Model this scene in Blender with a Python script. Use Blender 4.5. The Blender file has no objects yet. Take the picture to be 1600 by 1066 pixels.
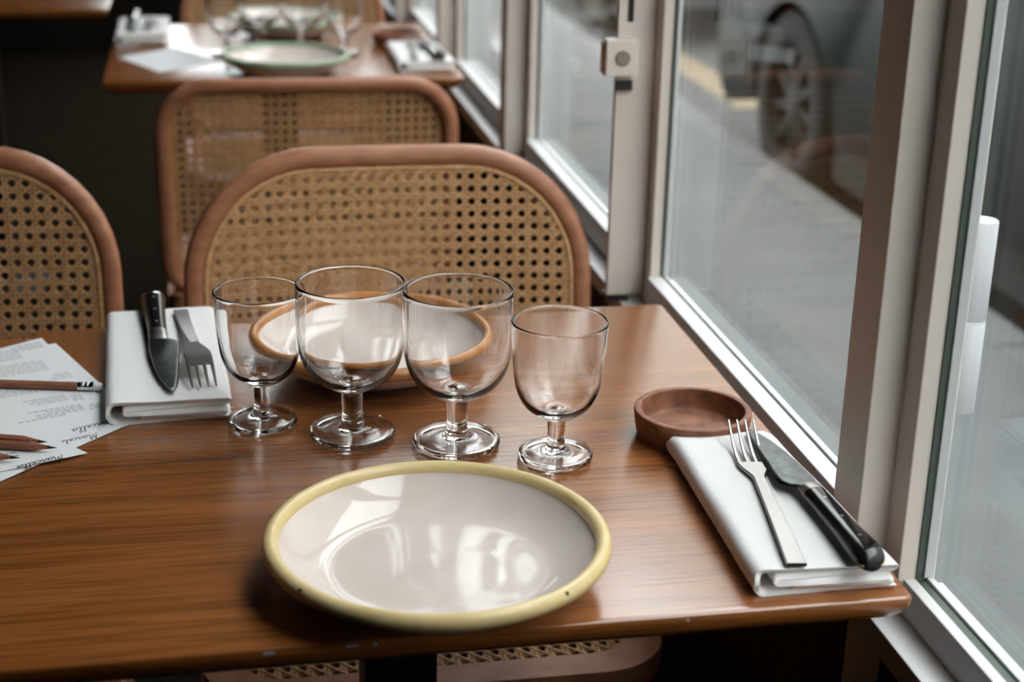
import bpy, bmesh, math, random
from mathutils import Vector, Matrix, noise

random.seed(7)
scene = bpy.context.scene
COL = scene.collection
PI = math.pi

# ------------------------------------------------------------------ camera
CAM = Vector((0.0, 0.0, 1.26))
PITCH, ROLL, YAW = 0.35080851, 0.0230365, 0.19764495
_cp, _sp, _cy, _sy = math.cos(PITCH), math.sin(PITCH), math.cos(YAW), math.sin(YAW)
_f = Vector((_sy * _cp, _cy * _cp, -_sp))
_r = Vector((_cy, -_sy, 0))
_u = _r.cross(_f)
_r2 = math.cos(ROLL) * _r + math.sin(ROLL) * _u
_u2 = -math.sin(ROLL) * _r + math.cos(ROLL) * _u
cam_data = bpy.data.cameras.new('camera')
cam = bpy.data.objects.new('camera', cam_data)
COL.objects.link(cam)
cam.matrix_world = Matrix(((_r2.x, _u2.x, -_f.x, CAM.x), (_r2.y, _u2.y, -_f.y, CAM.y),
                           (_r2.z, _u2.z, -_f.z, CAM.z), (0, 0, 0, 1)))
cam_data.sensor_width = 36
cam_data.lens = 2450 / 1600 * 36
cam_data.clip_start = 0.02
cam_data.clip_end = 300
cam_data.dof.use_dof = True
cam_data.dof.focus_distance = 1.22
cam_data.dof.aperture_fstop = 5.6
scene.camera = cam

# ------------------------------------------------------------------ sky and exposure
world = bpy.data.worlds.new('overcast')
scene.world = world
world.use_nodes = True
wn = world.node_tree
wn.nodes['Background'].inputs['Color'].default_value = (0.95, 0.965, 1.0, 1)
wn.nodes['Background'].inputs['Strength'].default_value = 1.0
scene.view_settings.view_transform = 'Standard'
scene.view_settings.look = 'None'
scene.view_settings.gamma = 1
scene.view_settings.use_curve_mapping = False
scene.view_settings.exposure = 3.2
cy_ = scene.cycles
cy_.max_bounces = 16
cy_.transmission_bounces = 14
cy_.transparent_max_bounces = 16
cy_.diffuse_bounces = 5
cy_.glossy_bounces = 6
cy_.use_denoising = True
cy_.sample_clamp_indirect = 6
cy_.blur_glossy = 0.5

# ------------------------------------------------------------------ materials
MATS = {}


def principled(name, color, rough=0.5, metal=0.0, spec=0.5, **kw):
    m = bpy.data.materials.new(name)
    m.use_nodes = True
    b = m.node_tree.nodes['Principled BSDF']
    b.inputs['Base Color'].default_value = (*color, 1)
    b.inputs['Roughness'].default_value = rough
    b.inputs['Metallic'].default_value = metal
    b.inputs['Specular IOR Level'].default_value = spec
    for k, v in kw.items():
        b.inputs[k].default_value = v
    MATS[name] = m
    return m


def nodes_of(m):
    nt = m.node_tree
    return nt, nt.nodes, nt.links, nt.nodes['Principled BSDF']


def add_noise_color(m, c1, c2, scale=(1, 1, 1), nscale=5, detail=6, lo=0.3, hi=0.7, bump=0.0, bump_dist=0.001, dist=0.0, rough=None):
    nt, N, Lk, b = nodes_of(m)
    tc = N.new('ShaderNodeTexCoord')
    mp = N.new('ShaderNodeMapping')
    mp.inputs['Scale'].default_value = scale
    Lk.new(tc.outputs['Object'], mp.inputs['Vector'])
    nz = N.new('ShaderNodeTexNoise')
    nz.inputs['Scale'].default_value = nscale
    nz.inputs['Detail'].default_value = detail
    nz.inputs['Distortion'].default_value = dist
    Lk.new(mp.outputs['Vector'], nz.inputs['Vector'])
    cr = N.new('ShaderNodeValToRGB')
    cr.color_ramp.elements[0].position = lo
    cr.color_ramp.elements[0].color = (*c1, 1)
    cr.color_ramp.elements[1].position = hi
    cr.color_ramp.elements[1].color = (*c2, 1)
    Lk.new(nz.outputs['Fac'], cr.inputs['Fac'])
    Lk.new(cr.outputs['Color'], b.inputs['Base Color'])
    if bump:
        bp = N.new('ShaderNodeBump')
        bp.inputs['Strength'].default_value = bump
        bp.inputs['Distance'].default_value = bump_dist
        Lk.new(nz.outputs['Fac'], bp.inputs['Height'])
        Lk.new(bp.outputs['Normal'], b.inputs['Normal'])
    if rough:
        rr = N.new('ShaderNodeMapRange')
        rr.inputs['To Min'].default_value = rough[0]
        rr.inputs['To Max'].default_value = rough[1]
        Lk.new(nz.outputs['Fac'], rr.inputs['Value'])
        Lk.new(rr.outputs['Result'], b.inputs['Roughness'])
    return nz, cr


def wood_table_material():
    m = principled('table_oak', (0.3, 0.14, 0.06), 0.25, 0, 0.6)
    nt, N, Lk, b = nodes_of(m)
    tc = N.new('ShaderNodeTexCoord')
    mp = N.new('ShaderNodeMapping')
    mp.inputs['Scale'].default_value = (1.3, 26, 26)
    Lk.new(tc.outputs['Object'], mp.inputs['Vector'])
    broad = N.new('ShaderNodeTexNoise')
    broad.inputs['Scale'].default_value = 1.6
    broad.inputs['Detail'].default_value = 5
    broad.inputs['Distortion'].default_value = 0.9
    Lk.new(mp.outputs['Vector'], broad.inputs['Vector'])
    mp2 = N.new('ShaderNodeMapping')
    mp2.inputs['Scale'].default_value = (11, 330, 330)
    Lk.new(tc.outputs['Object'], mp2.inputs['Vector'])
    fine = N.new('ShaderNodeTexNoise')
    fine.inputs['Scale'].default_value = 1.0
    fine.inputs['Detail'].default_value = 4
    Lk.new(mp2.outputs['Vector'], fine.inputs['Vector'])
    cr = N.new('ShaderNodeValToRGB')
    e = cr.color_ramp.elements
    e[0].position, e[0].color = 0.28, (0.205, 0.064, 0.014, 1)
    e[1].position, e[1].color = 0.75, (0.36, 0.128, 0.031, 1)
    Lk.new(broad.outputs['Fac'], cr.inputs['Fac'])
    pores = N.new('ShaderNodeValToRGB')
    p = pores.color_ramp.elements
    p[0].position, p[0].color = 0.36, (0.62, 0.58, 0.55, 1)
    p[1].position, p[1].color = 0.52, (1, 1, 1, 1)
    Lk.new(fine.outputs['Fac'], pores.inputs['Fac'])
    mix = N.new('ShaderNodeMix')
    mix.data_type = 'RGBA'
    mix.blend_type = 'MULTIPLY'
    mix.inputs['Factor'].default_value = 0.8
    Lk.new(cr.outputs['Color'], mix.inputs['A'])
    Lk.new(pores.outputs['Color'], mix.inputs['B'])
    Lk.new(mix.outputs['Result'], b.inputs['Base Color'])
    b.inputs['Coat Weight'].default_value = 0.6
    b.inputs['Coat Roughness'].default_value = 0.22
    bp = N.new('ShaderNodeBump')
    bp.inputs['Strength'].default_value = 0.35
    bp.inputs['Distance'].default_value = 0.0006
    Lk.new(fine.outputs['Fac'], bp.inputs['Height'])
    Lk.new(bp.outputs['Normal'], b.inputs['Normal'])
    return m


wood_table_material()
m = principled('bentwood', (0.33, 0.15, 0.075), 0.38)
add_noise_color(m, (0.37, 0.145, 0.075), (0.50, 0.225, 0.125), (9, 9, 30), 4, 4)
m = principled('cane', (0.5, 0.3, 0.14), 0.5)
add_noise_color(m, (0.54, 0.285, 0.12), (0.74, 0.445, 0.215), (40, 40, 40), 3, 3)
m = principled('black_metal', (0.012, 0.012, 0.012), 0.5)
m = principled('cream_glaze', (0.72, 0.66, 0.61), 0.05, 0, 0.5)
add_noise_color(m, (0.69, 0.60, 0.55), (0.75, 0.66, 0.61), (1, 1, 1), 30, 5)
m = principled('yellow_glaze', (0.66, 0.50, 0.19), 0.25)
add_noise_color(m, (0.70, 0.53, 0.24), (0.80, 0.63, 0.33), (1, 1, 1), 40, 4)
m = principled('amber_glaze', (0.50, 0.21, 0.06), 0.25)
add_noise_color(m, (0.40, 0.15, 0.04), (0.58, 0.27, 0.09), (1, 1, 1), 40, 4)
m = principled('green_glaze', (0.30, 0.38, 0.25), 0.25)
add_noise_color(m, (0.22, 0.30, 0.19), (0.36, 0.44, 0.30), (1, 1, 1), 40, 4)
principled('speck', (0.03, 0.02, 0.015), 0.5)
m = principled('linen', (0.86, 0.845, 0.84), 0.9, 0, 0.15)
nt, N, Lk, b = nodes_of(m)
b.inputs['Sheen Weight'].default_value = 0.2
tc = N.new('ShaderNodeTexCoord')
wx = N.new('ShaderNodeTexNoise')
wx.inputs['Scale'].default_value = 1400
wx.inputs['Detail'].default_value = 2
Lk.new(tc.outputs['Object'], wx.inputs['Vector'])
bp = N.new('ShaderNodeBump')
bp.inputs['Strength'].default_value = 0.35
bp.inputs['Distance'].default_value = 0.0004
Lk.new(wx.outputs['Fac'], bp.inputs['Height'])
Lk.new(bp.outputs['Normal'], b.inputs['Normal'])
m = principled('steel', (0.30, 0.284, 0.274), 0.36, 1.0)
m = principled('blade_steel', (0.26, 0.28, 0.27), 0.34, 1.0)
add_noise_color(m, (0.045, 0.05, 0.049), (0.09, 0.10, 0.097), (1, 1, 1), 120, 5)  # dark ceiling reflection is put into the blade colour
principled('black_handle', (0.008, 0.008, 0.009), 0.14)
principled('brass', (0.75, 0.55, 0.26), 0.3, 1.0)
m = principled('dish_wood', (0.27, 0.12, 0.065), 0.6)
add_noise_color(m, (0.15, 0.05, 0.026), (0.36, 0.155, 0.085), (1, 1, 1), 60, 6, bump=0.3, bump_dist=0.0008)
principled('paper', (0.80, 0.81, 0.83), 0.8, 0, 0.2)
principled('ink', (0.015, 0.015, 0.02), 0.7)
principled('print_grey', (0.34, 0.35, 0.37), 0.8)
m = principled('cedar', (0.30, 0.115, 0.06), 0.5)
add_noise_color(m, (0.22, 0.08, 0.04), (0.36, 0.15, 0.085), (8, 60, 60), 8, 4)
principled('graphite', (0.02, 0.02, 0.022), 0.4)
principled('white_rubber', (0.75, 0.74, 0.73), 0.7)
principled('silver_ferrule', (0.7, 0.7, 0.7), 0.3, 1.0)
m = principled('cream_paint', (0.60, 0.54, 0.475), 0.45)
add_noise_color(m, (0.67, 0.595, 0.535), (0.71, 0.635, 0.575), (1, 1, 1), 12, 4)
principled('white_paint', (0.64, 0.63, 0.63), 0.5)
principled('hinge_paint', (0.42, 0.43, 0.45), 0.5)
principled('button_tan', (0.24, 0.20, 0.155), 0.5)
m = principled('facade', (0.26, 0.24, 0.215), 0.9, 0, 0.2)
add_noise_color(m, (0.23, 0.21, 0.19), (0.29, 0.27, 0.24), (1, 1, 1), 2, 6)
principled('gasket', (0.06, 0.085, 0.065), 0.5)
principled('bead', (0.55, 0.57, 0.58), 0.35)
m = principled('wall_shade', (0.07, 0.055, 0.035), 0.9, 0, 0.1)
add_noise_color(m, (0.06, 0.047, 0.03), (0.085, 0.067, 0.043), (1, 1, 1), 6, 4)  # deep shade under the sill is put into this wall colour
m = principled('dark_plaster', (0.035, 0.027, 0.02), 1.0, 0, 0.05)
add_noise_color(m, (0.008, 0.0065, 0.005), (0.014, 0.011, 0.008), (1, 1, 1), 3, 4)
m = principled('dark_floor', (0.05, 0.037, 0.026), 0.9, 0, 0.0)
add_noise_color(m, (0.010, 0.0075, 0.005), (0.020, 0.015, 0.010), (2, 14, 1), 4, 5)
m = principled('paving', (0.14, 0.14, 0.137), 0.85)
add_noise_color(m, (0.060, 0.064, 0.064), (0.076, 0.081, 0.081), (1, 1, 1), 4, 8)
m = principled('kerb_stone', (0.30, 0.29, 0.28), 0.85)
add_noise_color(m, (0.075, 0.076, 0.074), (0.10, 0.10, 0.098), (1, 1, 1), 9, 6)
m = principled('asphalt', (0.17, 0.165, 0.16), 0.9)
add_noise_color(m, (0.025, 0.025, 0.025), (0.04, 0.04, 0.039), (1, 1, 1), 30, 6)
principled('road_yellow', (0.13, 0.095, 0.055), 0.8)
principled('car_grey', (0.010, 0.014, 0.0125), 0.5, 0.0, 0.12)
principled('car_pale', (0.24, 0.26, 0.28), 0.25)
principled('tyre', (0.012, 0.011, 0.010), 0.85)
principled('alloy', (0.035, 0.030, 0.025), 0.5, 0.6)
principled('car_glass', (0.02, 0.03, 0.035), 0.06)
principled('plastic_black', (0.012, 0.011, 0.010), 0.7)
principled('lamp_white', (0.8, 0.82, 0.85), 0.15)
principled('lamp_red', (0.4, 0.03, 0.02), 0.2)
m = principled('glass', (1, 1, 1), 0.0, 0, 0.5, IOR=1.48)
m.node_tree.nodes['Principled BSDF'].inputs['Transmission Weight'].default_value = 1.0

m = bpy.data.materials.new('pane')
m.use_nodes = True
nt = m.node_tree
for n_ in list(nt.nodes):
    if n_.type == 'BSDF_PRINCIPLED':
        nt.nodes.remove(n_)
out = [n_ for n_ in nt.nodes if n_.type == 'OUTPUT_MATERIAL'][0]
tr = nt.nodes.new('ShaderNodeBsdfTransparent')
tr.inputs['Color'].default_value = (0.93, 0.955, 0.945, 1)
gl = nt.nodes.new('ShaderNodeBsdfGlossy')
gl.inputs['Roughness'].default_value = 0.0
lw = nt.nodes.new('ShaderNodeLayerWeight')
lw.inputs['Blend'].default_value = 0.5
pw = nt.nodes.new('ShaderNodeMath')
pw.operation = 'POWER'
pw.inputs[1].default_value = 5.0
nt.links.new(lw.outputs['Facing'], pw.inputs[0])
fr = nt.nodes.new('ShaderNodeMapRange')          # Schlick: 4 % head-on, 100 % at grazing
fr.inputs['To Min'].default_value = 0.022
fr.inputs['To Max'].default_value = 0.8
nt.links.new(pw.outputs[0], fr.inputs['Value'])
mx = nt.nodes.new('ShaderNodeMixShader')
nt.links.new(fr.outputs['Result'], mx.inputs['Fac'])
nt.links.new(tr.outputs['BSDF'], mx.inputs[1])
nt.links.new(gl.outputs['BSDF'], mx.inputs[2])
nt.links.new(mx.outputs['Shader'], out.inputs['Surface'])
MATS['pane'] = m


# ------------------------------------------------------------------ helpers
def tag(o, label=None, cat=None, group=None, kind=None):
    if label: o['label'] = label
    if cat: o['category'] = cat
    if group: o['group'] = group
    if kind: o['kind'] = kind
    return o


def empty(name, loc=(0, 0, 0), rz=0.0):
    o = bpy.data.objects.new(name, None)
    o.empty_display_size = 0.05
    o.location = loc
    o.rotation_euler = (0, 0, rz)
    COL.objects.link(o)
    return o


def link(name, me, mat, parent=None, loc=None, rot=None):
    if mat and not me.materials:
        me.materials.append(MATS[mat])
    o = bpy.data.objects.new(name, me)
    COL.objects.link(o)
    if parent: o.parent = parent
    if loc: o.location = loc
    if rot: o.rotation_euler = rot
    return o


def mesh_from(name, verts, faces, smooth=True, sharp=None):
    me = bpy.data.meshes.new(name)
    me.from_pydata([tuple(v) for v in verts], [], faces)
    bm = bmesh.new()
    bm.from_mesh(me)
    bmesh.ops.recalc_face_normals(bm, faces=bm.faces)
    for f in bm.faces: f.smooth = smooth
    if smooth:
        a = math.radians(sharp or 40)
        for e in bm.edges:
            if len(e.link_faces) == 2 and e.calc_face_angle(0) > a: e.smooth = False
    bm.to_mesh(me)
    bm.free()
    return me


def copy_tree(o, parent=None):
    c = o.copy()
    COL.objects.link(c)
    c.parent = parent
    for ch in list(o.children):
        copy_tree(ch, c)
    return c


class MB:
    def __init__(self):
        self.v, self.f = [], []

    def add(self, verts, faces):
        n = len(self.v)
        self.v += [tuple(p) for p in verts]
        self.f += [tuple(i + n for i in f) for f in faces]
        return self

    def box(self, x0, x1, y0, y1, z0, z1):
        v = [(x, y, z) for z in (z0, z1) for y in (y0, y1) for x in (x0, x1)]
        return self.add(v, [(0, 2, 3, 1), (4, 5, 7, 6), (0, 1, 5, 4), (2, 6, 7, 3), (0, 4, 6, 2), (1, 3, 7, 5)])

    def rings(self, rings, closed=True, cap0=True, cap1=True):
        n = len(rings[0])
        v = [p for r in rings for p in r]
        f = []
        for i in range(len(rings) - 1):
            for j in range(n if closed else n - 1):
                k = (j + 1) % n
                f.append((i * n + j, i * n + k, (i + 1) * n + k, (i + 1) * n + j))
        if cap0: f.append(tuple(reversed(range(n))))
        if cap1: f.append(tuple(range((len(rings) - 1) * n, len(rings) * n)))
        return self.add(v, f)

    def tube(self, pts, rad, n=10, cap=True, flat=1.0, up=Vector((0, 0, 1))):
        pts = [Vector(p) for p in pts]
        rs = rad if isinstance(rad, (list, tuple)) else [rad] * len(pts)
        rings = []
        for i, p in enumerate(pts):
            d = (pts[min(i + 1, len(pts) - 1)] - pts[max(i - 1, 0)]).normalized()
            a = d.cross(up)
            if a.length < 1e-4: a = d.cross(Vector((0, 1, 0)))
            a.normalize()
            b_ = a.cross(d).normalized()
            rings.append([p + rs[i] * (math.cos(t) * a + flat * math.sin(t) * b_)
                          for t in [2 * PI * k / n for k in range(n)]])
        return self.rings(rings, True, cap, cap)

    def prism(self, poly, z0, z1):
        return self.rings([[(x, y, z0) for x, y in poly], [(x, y, z1) for x, y in poly]])

    def build(self, name, mat, parent=None, smooth=False, sharp=None, bevel=0, loc=None, rot=None):
        me = mesh_from(name, self.v, self.f, smooth, sharp)
        if bevel:
            bm = bmesh.new()
            bm.from_mesh(me)
            es = [e for e in bm.edges if len(e.link_faces) == 2 and e.calc_face_angle(0) > 0.6]
            bmesh.ops.bevel(bm, geom=es, offset=bevel, segments=2, affect='EDGES', profile=0.6)
            bm.to_mesh(me)
            bm.free()
        return link(name, me, mat, parent, loc, rot)


def lathe(profile, n=72, close=False):
    """profile (r, z); r == 0 at an end makes a pole"""
    v, f, idx = [], [], []
    for r, z in profile:
        if r < 1e-7:
            idx.append([len(v)])
            v.append((0, 0, z))
        else:
            idx.append(list(range(len(v), len(v) + n)))
            v += [(r * math.cos(2 * PI * k / n), r * math.sin(2 * PI * k / n), z) for k in range(n)]
    m_ = len(profile)
    for i in range(m_ if close else m_ - 1):
        a, b_ = idx[i], idx[(i + 1) % m_]
        for k in range(n):
            k2 = (k + 1) % n
            if len(a) == 1 and len(b_) == 1: continue
            if len(a) == 1: f.append((a[0], b_[k], b_[k2]))
            elif len(b_) == 1: f.append((a[k], b_[0], a[k2]))
            else: f.append((a[k], b_[k], b_[k2], a[k2]))
    return v, f


def smooth_profile(pts, sub=5):
    """Catmull-Rom through (r, z) points"""
    out_ = []
    for i in range(len(pts) - 1):
        p0 = pts[max(i - 1, 0)]; p1 = pts[i]; p2 = pts[i + 1]; p3 = pts[min(i + 2, len(pts) - 1)]
        for s in range(sub):
            t = s / sub
            out_.append(tuple(0.5 * ((2 * p1[k]) + (-p0[k] + p2[k]) * t + (2 * p0[k] - 5 * p1[k] + 4 * p2[k] - p3[k]) * t * t
                                     + (-p0[k] + 3 * p1[k] - 3 * p2[k] + p3[k]) * t ** 3) for k in (0, 1)))
    out_.append(tuple(pts[-1]))
    return [(max(r, 0.0), z) for r, z in out_]


def rrect(hx, hy, r, n=8, cx=0, cy=0):
    pts = []
    for sx, sy, a0 in ((1, 1, 0), (-1, 1, PI / 2), (-1, -1, PI), (1, -1, 1.5 * PI)):
        for k in range(n + 1):
            a = a0 + PI / 2 * k / n
            pts.append((cx + sx * (hx - r) + r * math.cos(a), cy + sy * (hy - r) + r * math.sin(a)))
    return pts


T = 0.74          # table height

# ------------------------------------------------------------------ the setting
XW = 0.5065        # window glass
MUL0, MUL_STEP, MUL_W, STEP = 0.966, 0.7021, 0.0472, 0.0242
ROOM_Y0, ROOM_Y1, ROOM_X0, CEIL = -1.85, 7.3, -4.2, 2.75


def structure(name, mb, mat, label, parent=None, **kw):
    o = mb.build(name, mat, parent, **kw)
    if parent is None:
        tag(o, label, None, None, 'structure')
    return o


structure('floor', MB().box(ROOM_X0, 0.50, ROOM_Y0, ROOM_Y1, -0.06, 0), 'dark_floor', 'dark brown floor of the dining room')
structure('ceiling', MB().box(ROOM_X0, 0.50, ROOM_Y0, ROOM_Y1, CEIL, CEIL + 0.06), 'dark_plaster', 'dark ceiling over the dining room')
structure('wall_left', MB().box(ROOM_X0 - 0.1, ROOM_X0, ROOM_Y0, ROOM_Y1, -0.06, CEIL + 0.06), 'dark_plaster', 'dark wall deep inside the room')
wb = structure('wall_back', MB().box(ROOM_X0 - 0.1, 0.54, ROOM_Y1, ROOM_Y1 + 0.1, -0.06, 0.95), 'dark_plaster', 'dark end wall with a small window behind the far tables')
MB().box(ROOM_X0 - 0.1, 0.54, ROOM_Y1, ROOM_Y1 + 0.1, 1.75, CEIL + 0.06).build('panel', 'dark_plaster', wb)
MB().box(ROOM_X0 - 0.1, -0.25, ROOM_Y1, ROOM_Y1 + 0.1, 0.95, 1.75).build('panel', 'dark_plaster', wb)
for x in (-0.25, 0.10, 0.45):
    MB().box(x, x + 0.05, ROOM_Y1 - 0.02, ROOM_Y1 + 0.08, 0.95, 1.75).build('window_post', 'cream_paint', wb)
MB().box(-0.25, 0.5, ROOM_Y1 + 0.04, ROOM_Y1 + 0.044, 0.95, 1.75).build('pane', 'pane', wb)
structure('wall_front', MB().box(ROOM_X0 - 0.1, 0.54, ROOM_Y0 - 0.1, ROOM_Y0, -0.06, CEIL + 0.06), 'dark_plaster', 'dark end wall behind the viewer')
wall_right = structure('wall_right', MB().box(0.500, 0.535, ROOM_Y0, ROOM_Y1, -0.06, 0.655), 'wall_shade', 'wall below the window sill, shade painted into its dark olive colour')
MB().box(0.485, 0.500, ROOM_Y0, ROOM_Y1, 0.0, 0.66).build('panel', 'wall_shade', wall_right)
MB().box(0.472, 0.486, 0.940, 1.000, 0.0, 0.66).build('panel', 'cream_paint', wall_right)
MB().box(0.470, 0.535, ROOM_Y0, MUL0 - MUL_STEP - STEP, 0.655, CEIL).build('panel', 'dark_plaster', wall_right)
structure('trim_1', MB().box(0.460, 0.5065, ROOM_Y0, ROOM_Y1, 0.660, 0.681), 'white_paint', 'white painted sill running below all the window panes', bevel=0.0015)
structure('trim_2', MB().box(0.470, 0.54, ROOM_Y0, ROOM_Y1, 2.35, CEIL + 0.06), 'cream_paint', 'cream beam above the windows')

Z_TOP = 2.35


def mullion_poly(y, jx, latch):
    x_out = 0.509
    if latch:
        return [(x_out, y - STEP), (jx, y - STEP), (jx, y + MUL_W + STEP), (x_out, y + MUL_W + STEP)]
    return [(x_out, y - STEP), (jx, y - STEP), (jx, y), (0.4552, y), (0.4552, y + MUL_W), (jx, y + MUL_W), (jx, y + MUL_W + STEP), (x_out, y + MUL_W + STEP)]


mul_names = {0: 'beside the nearest folded napkin', 1: 'carrying the latch, just beyond the near table', 2: 'beyond the latch post',
             3: 'beside the far table', 4: 'past the far table', 5: 'far along the window wall', 6: 'near the end wall',
             7: 'against the end wall', -1: 'beside the viewer', -2: 'just behind the viewer', -3: 'well behind the viewer'}
for k in range(-1, 8):
    y = MUL0 + k * MUL_STEP
    jx = 0.4800 if k <= 0 else 0.4880
    z0 = 0.681
    mp_ = MB().prism(mullion_poly(y, jx, k == 1), z0, Z_TOP)
    root = structure('trim_%d' % (k + 4), mp_, 'cream_paint', 'cream stepped window post ' + mul_names[k], bevel=0.0012)
    if k == 1:
        # flat stile that stands proud of the frame, with the latch
        MB().box(0.444, 0.4879, y - 0.0008, y + 0.0082, 0.689, 1.0015).build('stile', 'cream_paint', root, bevel=0.001)
        MB().box(0.4609, 0.4879, y - 0.0008, y + 0.0082, 1.0015, Z_TOP).build('stile', 'cream_paint', root)
        MB().box(0.4440, 0.4537, y - 0.0008, y + 0.0082, 1.0015, Z_TOP).build('stile', 'cream_paint', root)
        MB().box(0.4537, 0.4609, y + 0.003, y + 0.0082, 1.0015, Z_TOP).build('slot', 'black_metal', root)
        MB().box(0.4440, 0.4700, y - 0.0005, y + 0.02, 0.681, 0.689).build('foot_or_gap_shade', 'black_metal', root)  # dark block painted in for the shadow gap under the stile
        lat = MB().box(0.4275, 0.4640, y - 0.017, y - 0.0008, 0.9455, 0.9855).build('latch', 'cream_paint', root, bevel=0.0015)
        v, f = lathe([(0, 0.0015), (0.0075, 0.0015), (0.0085, 0.0), (0.0085, -0.004)], 32)
        link('latch_button', mesh_from('latch_button', v, f), 'button_tan', lat, (0.4465, y - 0.0175, 0.9655), (PI / 2, 0, 0))
        MB().box(0.4245, 0.4275, y - 0.013, y - 0.004, 0.949, 0.982).build('latch_tongue', 'dish_wood', lat)
        MB().box(0.4430, 0.4615, y - 0.006, y - 0.0008, 0.928, 0.9385).build('strike_bracket', 'black_metal', root)
    if k == 0:
        hg = empty('hinge')
        hg.parent = root
        for a, b_ in ((0.826, 0.8945), (0.8965, 0.970)):
            v, f = lathe([(0, a), (0.0100, a), (0.0108, a + 0.001), (0.0108, b_ - 0.001), (0.0100, b_), (0, b_)], 36)
            link('barrel', mesh_from('barrel', v, f), 'hinge_paint', hg, (0.5300, 0.977, 0))
        v, f = lathe([(0, 0.8940), (0.0104, 0.8940), (0.0104, 0.8970), (0, 0.8970)], 36)
        link('washer', mesh_from('washer', v, f), 'bead', hg, (0.5300, 0.977, 0))
        MB().box(0.5085, 0.524, 0.974, 0.985, 0.835, 0.962).build('leaf_plate', 'hinge_paint', hg)

for k in range(-1, 7):
    y0 = MUL0 + k * MUL_STEP + MUL_W + STEP
    y1 = MUL0 + (k + 1) * MUL_STEP - STEP
    near = k < 0
    rz, rx = (0.7088, 0.4938) if near else (0.7173, 0.5019)
    bay = empty('window_%d' % (k + 2), (0, y0, 0))
    names = {-3: 'well behind the viewer', -2: 'behind the viewer', -1: 'nearest the viewer, beside the corner of the near table', 0: 'beside the near table and its wooden dish',
             1: 'beyond the latch post', 2: 'between the two dining tables', 3: 'beside the far table', 4: 'past the far table',
             5: 'far along the wall', 6: 'by the end wall'}
    tag(bay, 'cream framed fixed window pane ' + names[k], None, None, 'structure')
    L_ = y1 - y0
    MB().box(0.4844, rx, 0, L_, 0.6812, rz).build('bottom_rail', 'white_paint', bay, bevel=0.0012)
    MB().box(0.4844, rx, 0, L_, Z_TOP - 0.03, Z_TOP).build('top_rail', 'cream_paint', bay)
    g = MB()
    g.box(rx, 0.5015 + (0 if near else 0.0022), 0, L_, 0.6812, rz - 0.0012)
    g.box(rx, 0.5015 + (0 if near else 0.0022), 0, 0.0008, rz, Z_TOP - 0.03)
    g.box(0.4938 if near else 0.5000, 0.4990 if near else 0.5030, L_ - 0.0014, L_, rz, Z_TOP - 0.03)
    g.build('gasket', 'gasket', bay)
    for nm, a in (('bead', (0.5015 + (0 if near else 0.0022), XW, 0, L_, 0.6812, rz + 0.0012)),
                  ('bead', (0.4990 if near else 0.5030, XW, L_ - 0.0030, L_, rz + 0.0012, Z_TOP - 0.03)),
                  ('outer_rail', (XW + 0.004, 0.5155, 0, L_, 0.655, rz - 0.005))):
        MB().box(*a).build(nm, 'bead' if nm == 'bead' else 'white_paint', bay, bevel=0.0008)
    MB().box(XW, XW + 0.004, 0, L_, 0.684, Z_TOP - 0.002).build('pane', 'pane', bay)

# outside
structure('pavement', MB().box(0.535, 1.80, -25, 60, -0.12, 0.0), 'paving', 'pale grey pavement outside the window')
MB_k = MB()
kerb = empty('kerb', (0, 0, 0))
tag(kerb, 'row of grey kerb stones along the pavement edge', None, None, 'structure')
kme = None
for i in range(30):
    y0 = -6 + i * 0.92
    if kme is None:
        o = MB().box(1.803, 1.925, 0, 0.912, -0.16, 0.0).build('kerb_stone', 'kerb_stone', kerb, bevel=0.008, loc=(0, y0, 0))
        kme = o.data
    else:
        link('kerb_stone', kme, None, kerb, (0, y0, 0))
structure('road', MB().box(1.80, 60, -40, 90, -0.30, -0.15), 'asphalt', 'dark asphalt road beyond the kerb')
structure('road_strip', MB().box(2.32, 2.50, 6.6, 9.6, -0.1499, -0.147), 'road_yellow', 'dull yellow strip lying on the asphalt')  # thin dull yellow strip laid on the road surface

fac = MB().box(10.62, 15, -60, 95, -0.15, 15.0)  # unseen building, added to block low sky and cut glare on the table
facade = structure('sky_blocking_facade', fac, 'facade', 'plain stone-coloured building added out of view across the street to block low sky')
fp = MB()
for row in range(4):
    for i in range(50):
        y = -58 + i * 3.05
        fp.box(10.5, 10.63, y, y + 1.75, -0.15 + row * 3.7, 3.3 + row * 3.7)
fp.build('facade_piers', 'facade', facade)['kind'] = 'stuff'


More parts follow.
